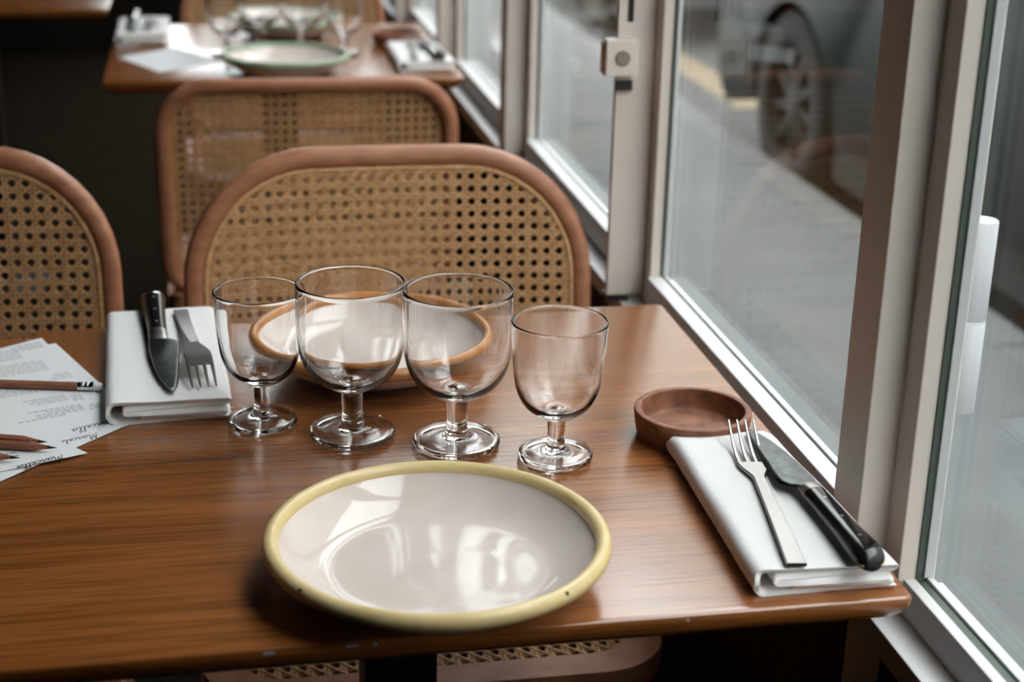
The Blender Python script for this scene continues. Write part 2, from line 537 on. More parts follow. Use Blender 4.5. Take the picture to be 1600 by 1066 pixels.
def make_car(name, paint, label, loc, rz=0.0):
    """length along local y (0 = tail), side facing the cafe at local x = 0"""
    root = empty(name, loc, rz)
    tag(root, label, 'car', 'cars parked along the kerb')
    W, Lc = 1.76, 4.3
    prof = [(0.0, 0.30), (0.03, 0.62), (0.10, 0.86), (0.42, 0.93), (0.95, 1.36), (1.35, 1.45), (2.25, 1.44), (2.75, 1.32), (3.35, 0.95), (4.05, 0.80), (4.25, 0.62), (4.3, 0.32)]
    low = [(4.2, 0.20)]
    for cyw in (3.48, 0.78):
        low += [(cyw + 0.39 * math.cos(a), 0.30 + 0.39 * math.sin(a)) for a in [PI * t / 14 for t in range(15)] if 0.30 + 0.39 * math.sin(a) > 0.2]
    low += [(0.1, 0.20)]
    outline = prof + low

    def bulge(z):
        return 0.0 if z > 0.55 else (0.55 - z) * 0.10
    secs = []
    for x in (0.0, 0.02, 0.06, W - 0.06, W - 0.02, W):
        sh = []
        inset = {0.0: 0.05, 0.02: 0.012, 0.06: 0.0}[min(x, round(W - x, 4))]
        for (yy, zz) in outline:
            cxm, czm = 2.15, 0.6
            tum = max(0, zz - 0.9) * 0.28
            xx = x + (tum if x < W / 2 else -tum) + (bulge(zz) if x < W / 2 else -bulge(zz))
            sh.append((xx, yy + (inset if yy < cxm else -inset) * 0.6, zz - (inset if zz > 0.7 else 0)))
        secs.append(sh)
    mb = MB()
    mb.rings(secs)
    me = mesh_from('body', mb.v, mb.f, True, 30)
    bm = bmesh.new(); bm.from_mesh(me)
    bmesh.ops.triangulate(bm, faces=[f for f in bm.faces if len(f.verts) > 4])
    bm.to_mesh(me); bm.free()
    body = link('body', me, paint, root)
    # side windows, door seams, sill
    for s in (0, 1):
        xs = (lambda d: d) if s == 0 else (lambda d: W - d)
        for poly in ([(1.02, 0.98), (1.12, 1.30), (1.72, 1.36), (1.72, 0.98)], [(1.80, 0.98), (1.80, 1.36), (2.25, 1.35), (2.66, 1.24), (3.02, 0.98)]):
            q = MB()
            a = [(xs(max(0, z - 0.9) * 0.28 - 0.004), y, z) for y, z in poly]
            b_ = [(xs(max(0, z - 0.9) * 0.28 + 0.02), y, z) for y, z in poly]
            q.rings([a, b_]).build('side_window', 'car_glass', body)
        MB().box(min(xs(0.035), xs(0.075)), max(xs(0.035), xs(0.075)), 1.2, 3.06, 0.165, 0.34).build('side_skirt', 'plastic_black', body)
        for y in (1.40, 2.40):
            MB().box(min(xs(-0.012), xs(0.004)), max(xs(-0.012), xs(0.004)), y, y + 0.16, 0.83, 0.855).build('door_handle', paint, body)
    MB().box(0.15, W - 0.15, 0.3, 4.0, 0.15, 0.30).build('underbody', 'plastic_black', root)
    for y, nm, mt in ((-0.015, 'tail_lamp', 'lamp_red'), (4.24, 'headlamp', 'lamp_white')):
        for x in (0.10, W - 0.38):
            MB().box(x, x + 0.28, y, y + 0.08, 0.64, 0.78).build(nm, mt, root, bevel=0.02)
    tv = smooth_profile([(0.20, 0.0), (0.225, -0.012), (0.29, -0.012), (0.322, 0.005), (0.330, 0.05), (0.330, 0.15), (0.322, 0.19), (0.20, 0.20)], 3)
    v, f = lathe(tv, 48)
    tme = mesh_from('tyre', v, f)
    rim = MB()
    v, f = lathe([(0.21, 0.01), (0.20, 0.018), (0.19, 0.07), (0.185, 0.14)], 40); rim.add(v, f)
    for i in range(9):
        a = 2 * PI * i / 9
        ca, sa = math.cos(a), math.sin(a)
        w = 0.017
        pts = [(0.03, -w), (0.198, -w * 0.8), (0.198, w * 0.8), (0.03, w)]
        rim.rings([[(x * ca - y * sa, x * sa + y * ca, z) for x, y in pts] for z in (0.012, 0.035)])
    v, f = lathe([(0, 0.004), (0.05, 0.006), (0.058, 0.02), (0.058, 0.05)], 24); rim.add(v, f)
    rme = mesh_from('wheel_rim', rim.v, rim.f, True, 30)
    bkv, bkf = lathe([(0, 0.10), (0.185, 0.10), (0.19, 0.14), (0, 0.14)], 24)
    bme = mesh_from('brake_disc', bkv, bkf)
    for x, s in ((0.03, 1), (W - 0.03, -1)):
        for y in (0.78, 3.48):
            w_ = link('tyre', tme, 'tyre', root, (x, y, 0.33), (0, PI / 2 * s, 0))
            link('wheel_rim', rme, 'alloy', w_)
            link('brake_disc', bme, 'plastic_black', w_)
    return root


make_car('parked_car', 'car_grey', 'dark grey-green car with its wheel showing through the near window', (1.96, 5.12 - 3.48, -0.15))
make_car('parked_car', 'car_pale', 'pale silver car parked ahead of the dark one, small and blurred', (2.2, 8.2, -0.15))

# ------------------------------------------------------------------ furniture
TAB_W, TAB_D = 0.628, 0.62


def make_table():
    root = empty('dining_table')
    hx, hy = TAB_W / 2, TAB_D / 2
    prof = [(0.0024, 0), (0.0007, -0.0006), (0.0, -0.0018), (0.0006, -0.0075), (0.0030, -0.0130), (0.0080, -0.0185), (0.0160, -0.0228), (0.0280, -0.0252)]
    mb = MB()
    mb.rings([[(x, y, T + z) for x, y in rrect(hx - i, hy - i, max(0.006 - i * 0.2, 0.003), 5)] for i, z in prof])
    mb.build('tabletop', 'table_oak', root, True, 50)
    MB().prism(rrect(0.13, 0.13, 0.02, 4), T - 0.032, T - 0.0252).build('mounting_plate', 'black_metal', root)
    MB().prism(rrect(0.031, 0.031, 0.006, 4), 0.02, T - 0.032).build('column', 'black_metal', root)
    MB().prism(rrect(0.10, 0.10, 0.02, 5), 0.0, 0.02).build('base_plate', 'black_metal', root, bevel=0.004)
    return root


table = make_table()
TX = -0.173 + TAB_W / 2 - 0.0005
TY = 0.864 + TAB_D / 2
table.location = (TX, TY, 0)
tag(table, 'oak table in front set with four empty glasses and a yellow-rimmed plate', 'table', 'wooden dining tables')
chips = ((-0.118, 0.010, 0.0), (-0.066, 0.009, 0.0004), (-0.051, 0.003, 0.0), (0.155, 0.0028, -0.0005))
for cx, w, dz in chips:
    poly = [(cx + w * math.cos(a) * random.uniform(0.6, 1.0) * 0.6, 0.0016 * math.sin(a) * random.uniform(0.6, 1)) for a in [2 * PI * i / 9 for i in range(9)]]
    q = MB()
    q.rings([[(x, -TAB_D / 2 + dy, T - 0.0032 + dz + z) for x, z in poly] for dy in (-0.0002, 0.0015)])
    c = q.build('edge_chip', 'print_grey', table)
    c['label'] = 'pale chip worn into the table edge'
t = copy_tree(table)
for ch in list(t.children):
    if ch.name.startswith('edge_chip'): bpy.data.objects.remove(ch)
t.location = (-0.1745 - TAB_W / 2, 1.4637 - TAB_D / 2, 0)
tag(t, 'oak table pushed against the left end of the set table, under the menus')
t2 = copy_tree(t)
DY2 = 1.886
t2.location = (TX, TY + DY2, 0)
tag(t2, 'blurred oak table behind the chairs, set with green-rimmed plates')
t3 = copy_tree(t)
t3.location = (-0.205 - TAB_W / 2, 3.60 + TAB_D / 2, 0)
tag(t3, 'dim bare table in the dark corner beyond, at the top left')


def back_point(u, v, h, k=0.0):
    """u across, v height; returns the sitter-side mid surface of the backrest"""
    y = 0.19 + (v - 0.46) * 0.125 - 0.016 * (u / 0.231) ** 2 + 0.008
    return Vector((u, y + k, v))


def ribbon(mb, P0, P1, surf, w, th, off, seg):
    """flat strand from P0 to P1 in panel space"""
    d = (P1 - P0)
    nrm = Vector((-d.y, d.x)).normalized() * (w / 2)
    rings = []
    for i in range(seg + 1):
        c = P0 + d * (i / seg)
        a, b_ = c + nrm, c - nrm
        rings.append([surf(a.x, a.y, off - th / 2), surf(b_.x, b_.y, off - th / 2), surf(b_.x, b_.y, off + th / 2), surf(a.x, a.y, off + th / 2)])
    mb.rings(rings)


def clip_line(P, D, inside, tmin, tmax, n=160):
    """longest inside span of a line through a convex outline"""
    ts = [tmin + (tmax - tmin) * i / n for i in range(n + 1)]
    ins = [t_ for t_ in ts if inside(P + D * t_)]
    if len(ins) < 3: return None
    return P + D * ins[0], P + D * ins[-1]


def cane_panel(hu, v0, v1, r, rb, surf, pitch):
    cu, cv = 0.0, (v0 + v1) / 2

    def inside(p):
        x, y = abs(p.x), p.y
        if x > hu or y < v0 or y > v1: return False
        rr = r if y > cv else rb
        yy = (v1 - y) if y > cv else (y - v0)
        if x > hu - rr and yy < rr:
            return (x - (hu - rr)) ** 2 + (rr - yy) ** 2 <= rr * rr
        return True
    mb = MB()
    w = 0.0020
    nx = int(hu / pitch) + 1
    for i in range(-nx, nx + 1):
        for s in (-1, 1):
            c = clip_line(Vector((i * pitch + s * 0.0020, cv)), Vector((0, 1)), inside, -0.3, 0.3)
            if c: ribbon(mb, c[0], c[1], surf, w, 0.0009, 0.0, 3)
    ny = int((v1 - v0) / 2 / pitch) + 1
    for j in range(-ny, ny + 1):
        for s in (-1, 1):
            c = clip_line(Vector((0, cv + j * pitch + s * 0.0020)), Vector((1, 0)), inside, -0.3, 0.3)
            if c: ribbon(mb, c[0], c[1], surf, w, 0.0009, -0.0010, 8)
    nd = nx + ny + 1
    for i in range(-nd, nd + 1):
        for s in (1, -1):
            c = clip_line(Vector(((i + 0.5) * pitch, cv)), Vector((1, s)) * 0.70711, inside, -0.45, 0.45)
            if c: ribbon(mb, c[0], c[1], surf, 0.0023, 0.0009, -0.0020 if s > 0 else 0.0010, 6)
    return mb


def make_chair(h, corner, label, loc, rz):
    root = empty('cane_chair', loc, rz)
    tag(root, label, 'chair', 'cane-back dining chairs')
    hw, v0 = 0.231, 0.462
    fw = 0.0225
    # back frame: rounded rectangle swept along its centre line
    hc, top, bot = hw - fw / 2, h - fw / 2, v0 + fw / 2
    path = []
    rb = 0.05
    for sx, rr, zc, a0 in ((1, corner, top, 0), (-1, corner, top, PI / 2), (-1, rb, bot, PI), (1, rb, bot, 1.5 * PI)):
        sz = 1 if zc == top else -1
        for k in range(11):
            a = a0 + PI / 2 * k / 10
            path.append((sx * (hc - rr) + rr * math.cos(a), zc - sz * rr + rr * math.sin(a)))
    # add points along straight runs
    dense = []
    for i, p in enumerate(path):
        q = path[(i + 1) % len(path)]
        n = max(1, int(math.hypot(q[0] - p[0], q[1] - p[1]) / 0.03))
        dense += [(p[0] + (q[0] - p[0]) * j / n, p[1] + (q[1] - p[1]) * j / n) for j in range(n)]

    def ring_sweep(scale_w, depth, yoff, inset):
        mb = MB()
        rings = []
        m_ = len(dense)
        for i in range(m_):
            p, q, c = dense[i - 1], dense[(i + 1) % m_], dense[i]
            d = Vector((q[0] - p[0], q[1] - p[1])).normalized()
            nn = Vector((d.y, -d.x))
            ring = []
            for kk in range(12):
                a = 2 * PI * kk / 12
                ca, sa = math.cos(a), math.sin(a)
                ca = math.copysign(abs(ca) ** 0.7, ca)
                sa = math.copysign(abs(sa) ** 0.7, sa)
                o_ = nn * (ca * scale_w / 2 - inset)
                ring.append(back_point(c[0] + o_.x, c[1] + o_.y, h, sa * depth / 2 + yoff))
            rings.append(ring)
        rings.append(rings[0])
        mb.rings(rings, True, False, False)
        return mb
    ring_sweep(fw, 0.024, 0, 0).build('back_frame', 'bentwood', root, True, 60)
    ring_sweep(0.0055, 0.004, -0.0075, fw / 2 + 0.0015).build('cane_spline', 'cane', root, True, 60)
    e_ = fw + 0.0005
    cp = cane_panel(hw - e_, v0 + e_, h - e_, corner - fw / 2, rb - fw / 2, lambda u, v, k: back_point(u, v, h, k - 0.0065), 0.0143)
    c = cp.build('back_cane', 'cane', root)
    c['kind'] = 'stuff'
    # seat
    sp = []
    outer = rrect(0.225, 0.205, 0.07, 8, 0, -0.015)
    inner = rrect(0.190, 0.170, 0.045, 8, 0, -0.015)
    mb = MB()
    mb.rings([[(x, y, 0.425) for x, y in inner], [(x, y, 0.425) for x, y in outer], [(x * 1.006, y, 0.435) for x, y in outer],
              [(x, y, 0.452) for x, y in outer], [(x, y, 0.452) for x, y in inner], [(x, y, 0.425) for x, y in inner]], True, False, False)
    mb.build('seat_frame', 'bentwood', root, True, 35)
    cs = cane_panel(0.190, -0.185, 0.155, 0.045, 0.045, lambda u, v, k: Vector((u, v, 0.448 + k)), 0.0155)
    c = cs.build('seat_cane', 'cane', root)
    c['kind'] = 'stuff'
    for sx in (-1, 1):
        MB().tube([(sx * 0.185, -0.18, 0.43), (sx * 0.195, -0.195, 0.22), (sx * 0.203, -0.205, 0.0)], [0.016, 0.014, 0.011], 12).build('leg', 'bentwood', root, True)
        MB().tube([(sx * 0.205, 0.190, 0.475), (sx * 0.205, 0.175, 0.43), (sx * 0.203, 0.185, 0.22), (sx * 0.203, 0.215, 0.0)], [0.013, 0.016, 0.014, 0.011], 12).build('leg', 'bentwood', root, True)
    MB().tube([(0.19, -0.19, 0.24), (0.201, 0.185, 0.24)], 0.008, 8).build('stretcher', 'bentwood', root, True)
    MB().tube([(-0.19, -0.19, 0.24), (-0.201, 0.185, 0.24)], 0.008, 8).build('stretcher', 'bentwood', root, True)
    return root


make_chair(0.859, 0.135, 'cane-back chair facing us across the set table, behind the four glasses', (0.197, 1.472, 0), 0)
make_chair(0.868, 0.125, 'cane-back chair cut off by the left edge, behind the menus', (-0.331, 1.474, 0), 0.0)
make_chair(0.818, 0.075, 'blurred cane-back chair seen from behind, tucked at the far table', (0.151, 2.588, 0), PI)
make_chair(0.857, 0.135, 'cane-back chair on the far side of the far table, mostly cut off at top', (0.18, 3.42, 0), 0)


# ------------------------------------------------------------------ tableware
def make_plate(rimmat, R, label, loc):
    root = empty('dinner_plate', loc)
    tag(root, label, 'plate', 'round glazed plates')
    k = R / 0.1178
    inner = smooth_profile([(0, 0.0075), (0.040, 0.0074), (0.068, 0.0078), (0.080, 0.0098), (0.092, 0.0158), (0.103, 0.0245), (0.1085, 0.0300)], 5)
    outer = smooth_profile([(0.1100, 0.0255), (0.104, 0.0185), (0.092, 0.0095), (0.080, 0.0035), (0.072, 0.0010), (0.070, 0.0), (0.066, 0.0), (0.064, 0.0022), (0.03, 0.003), (0, 0.003)], 4)
    v, f = lathe([(r * k, z) for r, z in inner + outer], 96)
    link('dish', mesh_from('dish', v, f, True, 60), 'cream_glaze', root)
    ring = []
    for i in range(20):
        a = 2 * PI * i / 20
        ring.append(((0.1122 + 0.0056 * math.cos(a)) * k, 0.0295 + 0.0058 * math.sin(a)))
    v, f = lathe(ring, 96, True)
    rim = link('rim', mesh_from('rim', v, f), rimmat, root)
    rim['label'] = rimmat.split('_')[0] + ' glazed rolled rim'
    return root


PX, PY = 0.1403, 0.9405
p1 = make_plate('yellow_glaze', 0.1178, 'empty cream plate with a yellow rim in front of the glasses', (PX, PY, T))
for a, lab in ((math.radians(214), 0.0), (math.radians(306), 0.0)):
    v, f = lathe([(0, 0.0005), (0.0012, 0.0004), (0.0016, -0.0006)], 10)
    o = link('glaze_speck', mesh_from('glaze_speck', v, f), 'speck', p1, (0.1163 * math.cos(a), 0.1163 * math.sin(a), 0.0335), (0, 0.6, a))
make_plate('amber_glaze', 0.1145, 'empty cream plate with an amber-brown rim behind the glasses', (0.1405, 1.352, T))
make_plate('green_glaze', 0.1145, 'blurred green-rimmed plate at the front of the far table', (0.142, 2.82, T))
make_plate('green_glaze', 0.1145, 'blurred green-rimmed plate at the rear of the far table, behind glasses', (0.165, 3.235, T))


def make_glass(big):
    if big:
        Hh, rf, rs, zb = 0.1330, 0.0353, 0.0090, 0.0400
        bowl_o = [(rs, zb), (rs + 0.004, zb + 0.0018), (0.020, zb + 0.0050), (0.032, zb + 0.0135), (0.0400, zb + 0.027), (0.0432, zb + 0.044), (0.0441, zb + 0.064), (0.0440, Hh - 0.001)]
        bowl_i = [(0.0420, Hh - 0.001), (0.0424, zb + 0.064), (0.0416, zb + 0.045), (0.0382, zb + 0.029), (0.0300, zb + 0.0165), (0.018, zb + 0.0095), (0.008, zb + 0.0075), (0, zb + 0.0085)]
    else:
        Hh, rf, rs, zb = 0.1175, 0.0300, 0.0074, 0.0345
        bowl_o = [(rs, zb), (rs + 0.0035, zb + 0.0016), (0.0170, zb + 0.0048), (0.0268, zb + 0.0130), (0.0330, zb + 0.026), (0.0355, zb + 0.042), (0.0372, zb + 0.062), (0.0382, Hh - 0.001)]
        bowl_i = [(0.0363, Hh - 0.001), (0.0356, zb + 0.062), (0.0340, zb + 0.043), (0.0314, zb + 0.028), (0.0250, zb + 0.0158), (0.015, zb + 0.0090), (0.007, zb + 0.0072), (0, zb + 0.0082)]
    zf = 0.0098
    root = empty('wine_glass')
    o_, i_ = smooth_profile(bowl_o, 6), smooth_profile(bowl_i, 6)
    mid = (o_[-1][0] + i_[0][0]) / 2
    rimr = (o_[-1][0] - i_[0][0]) / 2
    lip = [(mid + rimr * math.cos(a), Hh - 0.001 + rimr * 1.2 * math.sin(a)) for a in [PI * t_ / 6 for t_ in range(1, 6)]]
    v, f = lathe(o_ + lip + i_, 80)
    link('bowl', mesh_from('bowl', v, f, True, 80), 'glass', root)
    st = smooth_profile([(rs + 0.0008, zf), (rs - 0.0002, zf + 0.005), (rs - 0.0006, (zf + zb) / 2), (rs - 0.0003, zb - 0.004), (rs, zb)], 4)
    v, f = lathe(st, 80)
    link('stem', mesh_from('stem', v, f, True, 80), 'glass', root)
    ft = smooth_profile([(rs + 0.0008, zf), (rs + 0.004, 0.0082), (rf * 0.6, 0.0074), (rf - 0.003, 0.0070), (rf - 0.0006, 0.0062), (rf, 0.0042), (rf - 0.0006, 0.0014), (rf - 0.003, 0.0003)], 5)
    ft += [(rf - 0.0045, 0.0), (rf - 0.007, 0.0010), (rf * 0.4, 0.0016), (0, 0.0018)]
    v, f = lathe(ft, 80)
    link('foot_or_gap_shade', mesh_from('foot_or_gap_shade', v, f, True, 80), 'glass', root)
    return root


gb, gs = make_glass(True), make_glass(False)
glasses = [
    (gs, (0.0342, 1.2240), 'small stemmed glass next to the folded napkin with the knife pointing at us', 0.965),
    (gb, (0.1059, 1.1888), 'large stemmed glass, tallest in the picture, second of the row from the menus', 1.0),
    (gb, (0.1880, 1.1590), 'large stemmed glass just behind the rear rim of the yellow-rimmed plate', 1.0),
    (gs, (0.2619, 1.1200), 'small stemmed glass at the window end of the row, beside the wooden dish', 1.0),
]
first = {}
for i, (src, (x, y), lab, sc) in enumerate(glasses):
    g = src if src.name not in first else copy_tree(src)
    first[src.name] = 1
    g.location = (x, y, T)
    g.scale = (sc, sc, 1)
    tag(g, lab, 'glass', 'stemmed glasses in a row on the set table')
for i, (src, (x, y), lab, sc) in enumerate([
        (gs, (0.043, 3.00), 'blurred small stemmed glass on the far table beside the far menu', 1), (gb, (0.108, 3.07), 'blurred large stemmed glass on the far table, behind the front green plate', 1),
        (gb, (0.188, 3.045), 'blurred large stemmed glass on the far table, between the green plates', 1), (gs, (0.262, 3.00), 'blurred small stemmed glass on the far table, nearest the far window napkin', 1)]):
    g = copy_tree(src)
    g.location = (x, y, T)
    g.scale = (1, 1, 1)
    tag(g, lab, 'glass', 'stemmed glasses on the far table')


def make_napkin(label, corners, flip=False, height=0.0205):
    """corners NL, NR, FR, FL on the table; folded strip seen end-on, extruded along its length"""
    root_loc = Vector((sum(c[0] for c in corners) / 4, sum(c[1] for c in corners) / 4, T))
    z = [0.0019 + (height - 0.0038) * i / 4 for i in range(5)]
    path = []

    def arc(cx, z0, z1, side):
        r = abs(z1 - z0) / 2
        zc = (z0 + z1) / 2
        n = 5 if r < 0.004 else 9
        for k in range(n + 1):
            a = -PI / 2 + PI * k / n
            if z1 < z0: a = -a
            path.append((cx + side * min(r, 0.006) / 0.10 * math.cos(a), zc + r * math.sin(a)))

    def run(a, b_, zz, n=8):
        for k in range(1, n):
            path.append((a + (b_ - a) * k / n, zz))
    path.append((0.985, z[0])); run(0.985, 0.055, z[0])
    arc(0.055, z[0], z[4], -1); run(0.055, 0.955, z[4], 12)
    arc(0.955, z[4], z[3], 1); run(0.955, 0.15, z[3])
    arc(0.15, z[3], z[2], -1); run(0.15, 0.92, z[2])
    arc(0.92, z[2], z[1], 1); run(0.92, 0.26, z[1]); path.append((0.26, z[1]))
    th = 0.0033
    m_ = len(path)
    a_side, b_side = [], []
    Wn = 0.10
    for i in range(m_):
        p, q = path[max(i - 1, 0)], path[min(i + 1, m_ - 1)]
        d = Vector(((q[0] - p[0]) * Wn, q[1] - p[1])).normalized()
        nn = Vector((-d.y, d.x)) * th / 2
        a_side.append((path[i][0] + nn.x / Wn, path[i][1] + nn.y))
        b_side.append((path[i][0] - nn.x / Wn, path[i][1] - nn.y))
    outline = a_side + b_side[::-1]
    NL, NR, FR, FL = [Vector((c[0], c[1], 0)) for c in corners]
    rings = []
    nl = 26
    for j in range(nl + 1):
        t_ = j / nl
        tt = t_
        A, B = NL.lerp(FL, tt), NR.lerp(FR, tt)
        ring = []
        for (s, zz) in outline:
            s2 = 1 - s if flip else s
            P = A.lerp(B, s2)
            lay = zz / height
            endpull = (FL - NL).normalized() * (0.0025 * math.sin(lay * 9 + s * 2)) * (abs(2 * t_ - 1) ** 6) * (1 if t_ < 0.5 else -1)
            P = P + endpull
            wv = noise.noise(Vector((P.x * 22, P.y * 16, 3.1))) * 0.0009 * lay
            wv -= 0.0022 * lay * (max(0, t_ - 0.93) / 0.07) ** 2
            ring.append((P.x - root_loc.x + wv, P.y - root_loc.y, max(zz + wv, 0.0002)))
        rings.append(ring)
    mb = MB()
    mb.rings(rings, True, False, False)
    n = len(outline)
    half = len(a_side)
    for base in (0, nl * n):      # end caps as quads across the cloth thickness
        for i in range(half - 1):
            mb.f.append((base + i, base + i + 1, base + n - 2 - i, base + n - 1 - i))
    me = mesh_from('folded_napkin', mb.v, mb.f, True, 70)
    o = link('folded_napkin', me, 'linen', None, root_loc)
    tag(o, label, 'napkin', 'folded linen napkins')
    return o


NH = 0.0205
make_napkin('white folded napkin by the window under the fork and black-handled knife, in front',
            [(0.3465, 0.879), (0.4475, 0.8765), (0.4370, 1.106), (0.3545, 1.111)])
make_napkin('white folded napkin beside the menus, its cutlery pointing at us',
            [(-0.0915, 1.2335), (0.0105, 1.2375), (-0.0005, 1.478), (-0.1020, 1.475)])
make_napkin('blurred white napkin on the far table at its dark end, beside the far menu',
            [(-0.166, 3.11), (-0.070, 3.12), (-0.066, 3.362), (-0.168, 3.358)])
make_napkin('blurred white napkin on the far table next to the window frame',
            [(0.342, 2.79), (0.446, 2.79), (0.440, 3.03), (0.346, 3.03)])


def make_fork(label, end, tip, z, flip=False):
    """handle end -> tine tips in plan; flip = tines curve down"""
    d = Vector((tip[0] - end[0], tip[1] - end[1]))
    L_ = d.length
    root = empty('fork', (end[0], end[1], z), math.atan2(d.y, d.x) - PI / 2)
    tag(root, label, 'fork', 'steel table forks')
    k = L_ / 0.225

    def zc(s):
        u = s / L_
        if u < 0.62: base = 0.0014 + 0.001 * math.sin(u / 0.62 * PI) * 1.0
        elif u < 0.80: base = 0.0014 - 0.0000 * (u - 0.62)
        else: base = 0.0014 + 0.0125 * ((u - 0.80) / 0.20) ** 1.5
        if flip:
            if u < 0.60: base = 0.0014 + 0.0115 * (u / 0.60) ** 2
            elif u < 0.80: base = 0.0129
            else: base = 0.0129 - 0.0118 * ((u - 0.80) / 0.20) ** 1.5
        return base

    def strip(secs, name, parent=None):
        mb = MB()
        rings = []
        for s, x0, x1, th in secs:
            zz = zc(s)
            c = min(0.0006, th * 0.3)
            rings.append([(x0 + c, s, zz - th / 2), (x1 - c, s, zz - th / 2), (x1, s, zz - th / 2 + c), (x1, s, zz + th / 2 - c),
                          (x1 - c, s, zz + th / 2), (x0 + c, s, zz + th / 2), (x0, s, zz + th / 2 - c), (x0, s, zz - th / 2 + c)])
        mb.rings(rings)
        return mb.build(name, 'steel', parent or root, True, 30)
    hs = []
    for i in range(13):
        s = L_ * 0.62 * i / 12
        u = i / 12
        w = 0.0138 - 0.0052 * u
        hs.append((s, -w / 2, w / 2, 0.0028 + 0.0004 * u))
    strip(hs, 'handle')
    head = []
    for i in range(11):
        u = i / 10
        s = L_ * (0.62 + (0.24 if flip else 0.13) * u)
        uu = min(1, u * 1.7) if flip else u
        w = 0.0086 + (0.0232 - 0.0086) * (3 * uu ** 2 - 2 * uu ** 3) ** 0.75
        head.append((s, -w / 2, w / 2, 0.0032 - 0.0012 * u))
    hd = strip(head, 'head')
    for i in range(4):
        xc = -0.0232 / 2 + 0.0017 + i * (0.0232 - 0.0034) / 3
        tn = []
        for j in range(10):
            u = j / 9
            w = 0.0034 - 0.0016 * u
            s0 = 0.858 if flip else 0.748
            s = L_ * (s0 + (1 - s0) * u)
            tn.append((s, xc - w / 2, xc + w / 2, 0.0020 - 0.0008 * u))
        strip(tn, 'tine')
    return root


def make_knife(label, end, tip, z, side=1):
    """handle end -> blade tip in plan; the edge faces side * local -x"""
    d = Vector((tip[0] - end[0], tip[1] - end[1]))
    L_ = d.length
    root = empty('knife', (end[0], end[1], z), math.atan2(d.y, d.x) - PI / 2)
    tag(root, label, 'knife', 'black-handled table knives')
    hl = L_ * 0.445           # handle
    bl = L_ * 0.52            # blade start
    # blade outline: spine on +x, edge on -x
    out_ = [(0.0085, bl - 0.004), (0.0095, bl + 0.012), (0.0088, bl + 0.035), (0.0070, bl + 0.060), (0.0036, bl + 0.085), (-0.0015, L_ - 0.010), (-0.0065, L_),
            (-0.0098, L_ - 0.008), (-0.0130, L_ - 0.030), (-0.0160, bl + 0.045), (-0.0182, bl + 0.020), (-0.0186, bl + 0.007), (-0.0150, bl + 0.001), (-0.0085, bl - 0.002)]
    mb = MB()
    zb = 0.0062
    n = len(out_)
    cx_ = sum(p[0] for p in out_) / n
    rings = []
    for zz, sh in ((-0.0006, 0.0), (0.0, 0.0005), (0.0008, 0.0016), (0.0012, 0.0032)):
        ring = []
        for i, (x, y) in enumerate(out_):
            xx = x + (sh if i >= 6 else -sh * 0.2)
            yy = min(y, L_ - sh * 1.6)
            ring.append((side * xx, yy, zb + zz - max(0, (y - bl)) / (L_ - bl) * 0.0040))
        rings.append(ring)
    mb.rings(rings)
    mb.build('blade', 'blade_steel', root, True, 25)
    # bolster
    def oval(y, w, hgt, zc_, n=20, p=0.8):
        pts = []
        for i in range(n):
            a = 2 * PI * i / n
            ca, sa = math.cos(a), math.sin(a)
            pts.append((w / 2 * math.copysign(abs(ca) ** p, ca), y, zc_ + hgt / 2 * math.copysign(abs(sa) ** p, sa)))
        return pts
    mb = MB()
    mb.rings([oval(hl, 0.0172, 0.0120, 0.0064), oval(hl + 0.008, 0.0170, 0.0112, 0.0064), oval(bl - 0.004, 0.0166, 0.0090, 0.0062), oval(bl - 0.001, 0.0158, 0.0030, 0.0062)])
    mb.build('bolster', 'steel', root, True, 40)
    mb = MB()
    rings = []
    for u, w, hg in ((0, 0.0080, 0.0050), (0.010, 0.0150, 0.0100), (0.035, 0.0195, 0.0130), (0.09, 0.0222, 0.0148), (0.17, 0.0226, 0.0150), (0.35, 0.0205, 0.0140), (0.6, 0.0184, 0.0130), (0.85, 0.0174, 0.0123), (0.999, 0.0172, 0.0121)):
        rings.append(oval(hl * u, w, hg, 0.0001 + hg / 2))
    mb.rings(rings)
    hd = mb.build('handle', 'black_handle', root, True, 60)
    for u in (0.24, 0.54, 0.84):
        v, f = lathe([(0, 0.0004), (0.0013, 0.0003), (0.0016, -0.0008)], 14)
        hgt = 0.0149 - 0.0030 * max(0, u - 0.17) / 0.8
        link('rivet', mesh_from('rivet', v, f), 'steel', hd, (0.0, hl * u, hgt))
    mb = MB()
    mb.rings([oval(hl * a, w, hg, z_) for a, w, hg, z_ in ((0.006, 0.0142, 0.0012, 0.0042), (0.012, 0.0168, 0.0012, 0.0045), (0.030, 0.0200, 0.0012, 0.0048), (0.06, 0.0214, 0.0012, 0.0050))])
    mb.build('butt_line', 'brass', hd, True)
    return root


ZN = T + NH + 0.0013
make_fork('steel fork lying tines up beside the knife on the napkin by the window', (0.3735, 0.8785), (0.4065, 1.094), ZN)
make_knife('knife with a dark reflection painted into its blade and black riveted handle on the napkin by the window', (0.4215, 0.8640), (0.4215, 1.102), ZN)
make_fork('dark steel fork lying tines down on the napkin beside the menus', (-0.0335, 1.4560), (-0.0125, 1.2555), ZN, True)
make_knife('black-handled knife pointing at us on the napkin beside the menus', (-0.0600, 1.4880), (-0.0445, 1.2450), ZN)
make_fork('blurred fork on the dark-end napkin of the far table', (-0.108, 3.33), (-0.098, 3.15), ZN, True)
make_knife('blurred black-handled knife on the dark-end napkin of the far table', (-0.100 - 0.035, 3.345), (-0.100 - 0.04, 3.14), ZN)
make_fork('blurred fork on the far napkin next to the window frame', (0.372, 2.805), (0.392, 3.01), ZN)
make_knife('blurred black-handled knife on the far napkin next to the window frame', (0.418, 2.795), (0.415, 3.015), ZN)


